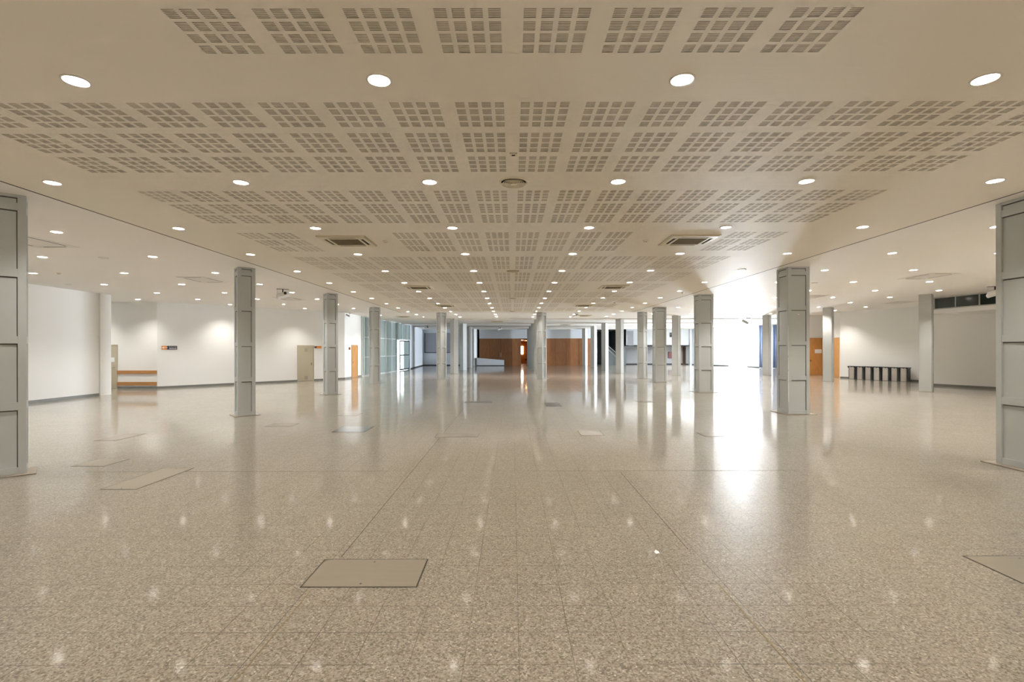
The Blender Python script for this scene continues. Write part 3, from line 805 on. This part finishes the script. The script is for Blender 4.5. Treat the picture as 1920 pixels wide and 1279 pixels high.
# projectors and cameras
def make_projector(name, label, loc, rz, s=1.0, group=None):
    r = thing(name, label, 'projector' if name == 'projector' else 'camera', loc, rz, group)
    b = MB(); b.box(-.22 * s, .22 * s, -.06 * s, .06 * s, -.012, -.001); b.box(-.018, .018, -.018, .018, -.16 * s, -.01); b.build('ceiling_bracket', M['blackp'], r)
    b = MB(); T = Matrix.Translation((0, 0, -.25 * s)) @ Matrix.Rotation(math.radians(-16), 4, 'X') @ Matrix.Rotation(math.radians(-20), 4, 'Y')
    b.box(-.23 * s, .23 * s, -.17 * s, .17 * s, -.07 * s, .07 * s, T=T); b.build('body', M['white'], r, bevel=.02 * s)
    b = MB(); b.lathe([(.055 * s, 0), (.055 * s, .04 * s), (.045 * s, .045 * s)], 20, T=T @ Matrix.Translation((.08 * s, -.17 * s, 0)) @ Matrix.Rotation(PI / 2, 4, 'X')); b.disc(.05 * s, .03 * s, 20, T=T @ Matrix.Translation((.08 * s, -.17 * s, 0)) @ Matrix.Rotation(PI / 2, 4, 'X'), down=False); b.build('lens', M['blackp'], r)
    b = MB(); b.bar((-.2 * s, .02, -.012), (-.2 * s, .04, -.26 * s), .006); b.build('cable', M['ac_white'], r)
    return r
make_projector('projector', 'white projector hanging from the left side ceiling', (-8.75, 19.0, H), .5, .95)
make_projector('projector', 'white projector hanging before the dark high windows', (18.0, 18.6, H), -.6, 1.0)
make_projector('projector', 'white projector above the grey wall panel at the far end', (-8.2, 48.0, H), 0, 1.0)
make_projector('projector', 'white projector above the brown wood wall', (-1.3, 50.8, H - .0), 0, .9)
make_projector('projector', 'white projector beside the far cream air conditioner', (4.05, 31.9, H), 0, .7)
def make_cam(label, loc, rz):
    r = thing('security_camera', label, 'camera', loc, rz, None)
    b = MB(); b.lathe([(.16, -.001), (.16, -.05), (.10, -.07)], 20); b.disc(.10, -.07, 20); b.build('mount', M['frame_grey'], r)
    b = MB(); b.bar((0, 0, -.06), (-.16, -.02, -.26), .03); b.build('arm', M['frame_grey'], r)
    b = MB(); T = Matrix.Translation((-.26, -.05, -.30)) @ Matrix.Rotation(.5, 4, 'Y'); b.box(-.24, .24, -.09, .09, -.09, .09, T=T); b.build('housing', M['frame_grey'], r, bevel=.01)
    return r
make_cam('grey camera on the bright ceiling above the doorway', (17.6, 37.2, H), 0)
make_cam('small grey camera near the glazing corner ceiling', (-10.25, 31.5, H), 0).scale = (.5, .5, .5)

# ------------------------------------------------------------------ floor hatches
def hatch(x0, x1, y0, y1, mat, label, knobs=False, name='floor_hatch'):
    cx, cy = (x0 + x1) / 2, (y0 + y1) / 2; w, l = (x1 - x0) / 2, (y1 - y0) / 2
    r = thing(name, label, 'floor hatch', (cx, cy, 0), 0, 'floor hatches')
    b = MB(); g = .012
    b.box(-w, w, -l, -l + g, .0002, .0016); b.box(-w, w, l - g, l, .0002, .0016); b.box(-w, -w + g, -l + g, l - g, .0002, .0016); b.box(w - g, w, -l + g, l - g, .0002, .0016)
    b.build('frame', M['hatch_gap'], r)
    b = MB(); b.box(-w + g, w - g, -l + g, l - g, .0002, .003); b.build('cover', mat, r)
    if knobs:
        for y in (-l + .06, l - .06):
            b = MB(); b.lathe([(.009, .003), (.009, .0036)], 12); b.disc(.009, .0036, 12, down=False); b.build('key_hole', M['black'], r, loc=(0, y, 0))
    return r
hatch(-1.66, -.745, 3.875, 4.397, M['steel'], 'large brushed steel floor hatch nearest the camera', True)
hatch(4.0, 4.91, 3.915, 4.444, M['steel'], 'brushed steel floor hatch cut by the right picture edge', True)
hatch(-5.48, -4.985, 6.61, 7.81, M['steel'], 'long narrow steel floor hatch near the left columns', True)
hatch(-7.04, -6.5, 7.93, 8.48, M['steel'], 'small steel floor hatch behind the long narrow one')
hatch(-8.55, -8.1, 10.17, 11.05, M['hatch_stone'], 'stone filled floor hatch between the first two left columns')
hatch(-4.07, -3.32, 11.18, 12.0, M['steel_bright'], 'shiny mirror like steel floor hatch')
hatch(-1.65, -.73, 10.5, 10.96, M['hatch_stone'], 'stone filled floor hatch on the long dark floor joint')
hatch(-1.67, -.72, 17.25, 17.75, M['hatch_dark'], 'thin dark floor hatch far along the long joint')
hatch(1.08, 1.6, 16.1, 17.2, M['hatch_dark'], 'dark grey floor hatch below the middle panelled column')
hatch(1.46, 1.97, 10.66, 11.3, M['hatch_pale'], 'pale filled floor hatch right of the middle')
hatch(4.05, 4.97, 10.5, 11.02, M['hatch_stone'], 'stone filled floor hatch in the bright floor reflection')
hatch(-6.0, -5.35, 12.0, 12.55, M['hatch_stone'], 'stone filled floor hatch beside the second left column')
hatch(-4.9, -4.35, 13.95, 14.5, M['hatch_pale'], 'small pale patch of floor reflection behind the shiny hatch')  # reflective floor patch, its sheen put into a pale cover
hatch(4.35, 4.9, 17.3, 17.8, M['hatch_stone'], 'far stone filled floor hatch left of the wide columns')
# scrap of paper
b = MB(); b.face([(-.018, -.03, .002), (.016, -.026, .006), (.02, .02, .003), (-.006, .034, .012), (-.022, .01, .004)]); b.face([(-.018, -.03, .002), (-.022, .01, .004), (-.03, -.005, .012)])
o = b.build('paper_scrap', M['paper'], loc=(1.31, 4.53, 0)); tag(o, 'crumpled white paper scrap lying on the floor', 'litter')

# ------------------------------------------------------------------ wall fittings on the left
def rail(label, z0, z1):
    r = thing('wall_rail', label, 'wall rail', (-18.0, 23.9, 0), 0, 'wooden wall rails')
    b = MB(); b.box(-.94, .97, -.04, -.004, z0, z1); b.build('board', M['rail_wood'], r, bevel=.004)
    for x in (-.75, 0, .75):
        m = MB(); m.box(x - .03, x + .03, -.006, -.001, z0 + .02, z1 - .02); m.build('bracket', M['base'], r)
rail('upper wooden bumper rail on the white recess wall', .705, .87); rail('lower wooden bumper rail just above the skirting', .155, .32)
def slant_sign(name, px0, px1, z0, z1, label, segs, cat='sign'):
    a, b_ = slant_at(px0), slant_at(px1)
    c = SL0 + sd * ((a + b_) / 2); ang = math.atan2(sd.y, sd.x)
    r = thing(name, label, cat, (c.x, c.y, (z0 + z1) / 2), ang)
    w = (b_ - a) / 2; h = (z1 - z0) / 2
    m = MB(); m.box(-w, w, -.02, -.001, -h, h); m.build('backing', M['navy'], r)
    return r, w, h
r, w, h = slant_sign('direction_sign', 302, 331, 1.87, 2.05, 'orange and navy direction sign with a left arrow', None)
m = MB(); m.box(-w, -w * .32, -.023, -.0201, -h, h); m.build('orange_field', M['orange'], r)
m = MB(); cx = -w * .66
m.box(cx - .02, cx + .13, -.026, -.0231, -.012, .012)
m.face([(cx - .11, -.025, 0), (cx - .01, -.025, -.055), (cx - .01, -.025, .055)]); m.build('arrow', M['white'], r)
m = MB()      # two lines of lettering: thin grey above, bold white below
x = -w * .02
for k, wd in enumerate((.035, .03, .03, .022, .03, .034, .026, .03)):
    m.box(x, x + wd * .8, -.024, -.0201, .022, .048 + (.012 if k in (0, 3) else 0)); x += wd * 1.15
m.box(w * .80, w * .88, -.024, -.0201, .022, .06)
m.build('small_lettering', M['frame_grey'], r)
m = MB(); x = -w * .02
for k, wd in enumerate((.042, .032, .034, .024, .034, .036, .028, .026)):
    m.box(x, x + wd * .86, -.024, -.0201, -.058, -.022 + (.012 if k in (0, 3) else 0)); x += wd * 1.12
m.box(w * .80, w * .90, -.024, -.0201, -.058, -.01)
m.build('bold_lettering', M['white'], r)
m = MB(); m.face([(-w * .26, -.0215, -h), (-w * .05, -.0215, -h), (-w * .16, -.0215, h * .2), (-w * .24, -.0215, h * .1)]); m.build('blue_wedge', paint('blue_wedge_print', (.03, .07, .14), .4), r)
r, w, h = slant_sign('door_sign', 588.4, 601.5, 1.93, 2.07, 'orange and black sign beside the beige metal door', None)
m = MB(); m.box(-w * .40, w, -.023, -.0201, -h, h); m.build('orange_field', M['orange'], r)
m = MB(); m.face([(-w, -.0225, -h * .4), (-w, -.0225, -h), (-w * .6, -.0225, -h)]); m.face([(-w * .9, -.0225, h * .3), (-w * .72, -.0225, h * .3), (-w * .72, -.0225, h * .75), (-w * .9, -.0225, h * .75)]); m.build('white_mark', M['white'], r)
r = thing('door_sign', 'small orange and black sign left of the oak door', 'sign', (-10.47, 32.05, 1.92), PI / 2 - .03)
m = MB(); m.box(-.16, .16, -.02, -.001, -.08, .08); m.build('backing', M['navy'], r)
m = MB(); m.box(-.02, .16, -.023, -.0201, -.08, .08); m.build('orange_field', M['orange'], r)
# paper on the half hidden door
m = MB(); m.box(-19.22, -19.06, 23.874, 23.880, 1.28, 1.50); tag(m.build('paper_notice', M['paper']), 'white paper stuck on the half hidden beige door', 'notice')
m = MB(); m.box(21.02, 21.5, 34.674, 34.680, 1.53, 1.80); tag(m.build('paper_notice', M['paper']), 'white paper notice on the oak door', 'notice')

# ------------------------------------------------------------------ bins
u = Vector((22.85 - 20.5, 27.0 - 31.2)).normalized(); nn = Vector((u.y, -u.x)); nn = nn if nn.x < 0 else -nn
def make_bin():
    r = thing('litter_bin', '', 'bin')
    b = MB(); b.box(-.135, .135, -.17, .17, .012, .75); b.build('steel_body', M['bin'], r, bevel=.01)
    b = MB(); b.box(-.20, .20, -.10, .165, .0, .735); b.build('gap_shade_block', M['bin_shade'], r, bevel=.006)  # dark block standing in for the shade between neighbouring bins
    b = MB(); b.box(-.215, .215, -.19, .19, .75, .79)
    for x, dz in ((-.17, .07), (.02, .03), (.16, .05)):
        b.face([(x - .06, -.192, .752), (x + .06, -.192, .752), (x, -.195, .75 - dz)]); b.face([(x - .216 * 0 - .06, .192, .752), (x + .06, .192, .752), (x, .195, .75 - dz)])
    b.build('bag_rim', M['blackp'], r, bevel=0)
    return r
bn = make_bin(); ang = math.atan2(u.y, u.x)
# the bin's front (-y) must face the room
for i in range(7):
    p = Vector((20.5, 31.2)) + u * (.95 + i * .445) + nn * .42
    lab = ['first steel bin of the row, at the oak door end', 'second steel bin from the oak door end', 'third steel bin from the oak door end', 'middle steel bin of the row of seven', 'third steel bin from the smooth column end', 'second steel bin from the smooth column end', 'last steel bin, touching the smooth column in view'][i]
    o = bn if i == 0 else dup(bn, (0, 0, 0)); o.location = (p.x, p.y, 0); o.rotation_euler = (0, 0, ang); o['label'] = lab; o['group'] = 'steel bins along the right wall'; o['category'] = 'bin'

# ------------------------------------------------------------------ curtains
def curtain(p0, p1, label, mat):
    p0 = Vector(p0); p1 = Vector(p1); d = (p1 - p0); L = d.length; d.normalize(); n = Vector((d.y, -d.x)); n = n if n.y < 0 else -n
    b = MB(); K = int(L * 34)
    prev = None
    for k in range(K + 1):
        s = L * k / K; off = .06 * math.sin(s * 26) + .02 * math.sin(s * 11 + 1)
        q = p0 + d * s + n * (.12 + off); cur = ((q.x, q.y, .03), (q.x + n.x * .0, q.y, H - .05))
        if prev: b.face([prev[0], cur[0], cur[1], prev[1]])
        prev = cur
    r = thing('curtain', label, 'curtain', (0, 0, 0), 0, 'blue curtains')
    o = b.build('cloth', mat, r, smooth=True)
    sol = o.modifiers.new('thickness', 'SOLIDIFY'); sol.thickness = .004
    b = MB(); q0 = p0 + n * .12; q1 = p1 + n * .12; b.bar((q0.x, q0.y, H - .04), (q1.x, q1.y, H - .04), .02); b.build('rail', M['frame_white'], r)
curtain((24.0, 48.4), (24.35, 47.8), 'pale blue curtain edge left of the smooth column', M['curtain'])
curtain((24.75, 47.3), (25.5, 46.25), 'blue curtain in deep folds right of the smooth column', M['curtain'])

# ------------------------------------------------------------------ far end fittings
# low sloping white parapet in front of the wood wall
m = MB(); X0, X1 = -4.02, -.95; y0, y1 = 55.9, 56.1
v = [(X0, y0, 0), (X1, y0, 0), (X1, y0, .63), (X0, y0, .90), (X0, y1, 0), (X1, y1, 0), (X1, y1, .63), (X0, y1, .90)]
m.v = v; m.f = [(0, 1, 2, 3), (5, 4, 7, 6), (3, 2, 6, 7), (1, 5, 6, 2), (4, 0, 3, 7), (4, 5, 1, 0)]; m.mi = [0] * 6
o = thing('ramp_parapet', 'low sloping white parapet before the brown wood wall', 'parapet'); m.build('wall', M['wall_cool'], o)
m = MB(); m.box(X0, X1, y0 - .015, y0, 0, .07); m.build('skirting', M['base_dark'], o)
# grey panel with dark frame on the far left wall
fr = MB(); a0, a1, z0, z1 = -10.15, -6.9, 1.45, 3.75
for b in ((a0, a0 + .09, z0, z1), (a0, a1, z0, z0 + .07), (a1 - .05, a1, z0, z1)): fr.box(b[0], b[1], BACK - .05, BACK - .002, b[2], b[3])
o = thing('projection_screen', 'grey wall panel with dark frame on the far wall', 'screen'); fr.build('frame', M['base_dark'], o)
m = MB(); m.box(a0 + .09, a1 - .05, BACK - .03, BACK - .002, z0 + .07, z1); m.build('panel', M['screen'], o)
# door seams in the wood walls
m = MB()
for x in (-2.6, -1.35, -.1, 3.3, 4.9, 6.15, 7.6): m.box(x - .008, x + .008, 56.992, 57.0, .0, 3.06)
struct(m.build('trim_7', M['black']))
m = MB(); m.box(-1.42, -1.39, 56.93, 57.0, .95, 1.45); m.box(-1.31, -1.28, 56.93, 57.0, .95, 1.45)
tag(m.build('pull_handle', M['chrome']), 'pair of upright pull handles on the left wood wall', 'door handle')
# lit room: window, lamp, stool
m = MB(); m.box(1.02, 1.42, 65.93, 65.98, 1.2, 2.25); struct(m.build('window_3', M['win_glow']), 'bright window at the back of the orange room', 'window')
o = thing('ceiling_lamp', 'warm lamp under the orange room ceiling', 'lamp', (1.7, 60.5, 2.95)); m = MB(); m.disc(.25, -.04, 16); m.build('diffuser', M['warm_lamp'], o)
m = MB(); m.lathe([(.27, -.0005), (.27, -.06), (.25, -.06)], 20); m.build('rim', M['white'], o)
o = thing('bar_stool', 'small dark round stool in the lit opening', 'stool', (1.62, 57.6, 0))
m = MB(); m.lathe([(.0005, .72), (.2, .72), (.23, .66), (.2, .60), (.0005, .58)], 20); m.build('seat', M['black'], o, smooth=True)
m = MB(); m.lathe([(.0005, .01), (.2, .01), (.03, .05), (.025, .6)], 16); m.build('pedestal', M['rail_wood'], o)
# escalator
o = thing('escalator', 'dark escalator with two bright handrails', 'escalator')
pts = [(11.15, 2.25), (12.75, .75), (12.75, .0), (11.2, .0), (11.0, .9)]
m = MB(); n_ = len(pts)
m.v = [(x, 59.2, z) for x, z in pts] + [(x, 60.6, z) for x, z in pts]
m.f = [tuple(range(n_)), tuple(reversed(range(n_, 2 * n_)))] + [(k, n_ + k, n_ + (k + 1) % n_, (k + 1) % n_) for k in range(n_)]; m.mi = [0] * len(m.f)
m.build('truss', M['dark_room'], o)
for y in (59.1, 60.7):
    m = MB(); m.bar((11.2, y, 2.35), (12.7, y, 1.0), .05); m.build('handrail', M['frame_white'], o)
m = MB(); m.bar((11.15, 59.12, 1.95), (12.7, 59.12, .5), .045); m.build('skirt_strip', M['frame_white'], o)
# red cabinet, sign and small fittings by the gallery
o = thing('wall_fire_cabinet', 'dark red fire cabinet under the white gallery', 'fire cabinet', (18.95, 60.0, 0)); m = MB(); m.box(-.25, .25, -.2, .0, .75, 1.5); m.build('box', M['red'], o, bevel=.02)
m = MB(); m.box(-.21, .21, -.21, -.201, .79, 1.46); m.build('door', M['red'], o)
o = thing('information_sign', 'dark navy sign on the white gallery wall', 'sign', (18.45, 58.0, 0)); m = MB(); m.box(-.18, .18, -.04, -.001, 3.22, 3.75); m.build('panel', M['navy'], o)
m = MB(); m.box(-.13, .13, -.045, -.0401, 3.56, 3.60); m.build('lettering', M['frame_grey'], o)
# exit plate over the doorway, switches beside it
c = (Vector(D0) + Vector(D1)) / 2; ang2 = math.atan2(d.y, d.x)
dd = (Vector(D1) - Vector(D0)).normalized(); ang2 = math.atan2(dd.y, dd.x)
o = thing('exit_sign', 'small grey plate above the bright doorway', 'sign', (c.x, c.y, 2.38), ang2); m = MB(); m.box(-.2, .2, -.05, -.001, -.06, .06); m.build('plate', M['frame_grey'], o)
for k, (t, lab) in enumerate(((.50, 'small grey wall switch left of the bright doorway'), (.555, 'slim grey wall plate nearest the bright doorway'))):
    p = on(A_, B_, t); o = thing('wall_switch', lab, 'switch', (p[0], p[1], 1.55), ang2); m = MB(); m.box(-.09 + .03 * k, .09 - .03 * k, -.03, -.001, -.10 - .1 * k, .10 + .05 * k); m.build('plate', M['frame_grey'], o); m = MB(); m.box(-.03, .03, -.036, -.0301, -.05, .05); m.build('rocker', M['white'], o)

# ------------------------------------------------------------------ world, camera, view
w = bpy.data.worlds.new('sky'); bpy.context.scene.world = w; w.use_nodes = True
bg = w.node_tree.nodes['Background']; bg.inputs['Color'].default_value = (.84, .92, 1, 1); bg.inputs['Strength'].default_value = 3.0
cam = bpy.data.cameras.new('camera'); co = bpy.data.objects.new('camera', cam); C.objects.link(co)
cam.sensor_width = 36; cam.lens = 36 * 935 / 1920; cam.shift_x = -.0005; cam.shift_y = 15.5 / 1920
cam.clip_end = 400
co.location = (0, 0, EYE)
co.rotation_euler = (PI / 2, math.radians(.12), 0)
bpy.context.scene.camera = co
sc_ = bpy.context.scene
sc_.view_settings.view_transform = 'Standard'; sc_.view_settings.look = 'None'; sc_.view_settings.gamma = 1
sc_.view_settings.exposure = 1.32; sc_.view_settings.use_curve_mapping = False
sc_.cycles.use_denoising = True
sc_.cycles.max_bounces = 10; sc_.cycles.diffuse_bounces = 6; sc_.cycles.glossy_bounces = 4
sc_.cycles.sample_clamp_indirect = 6
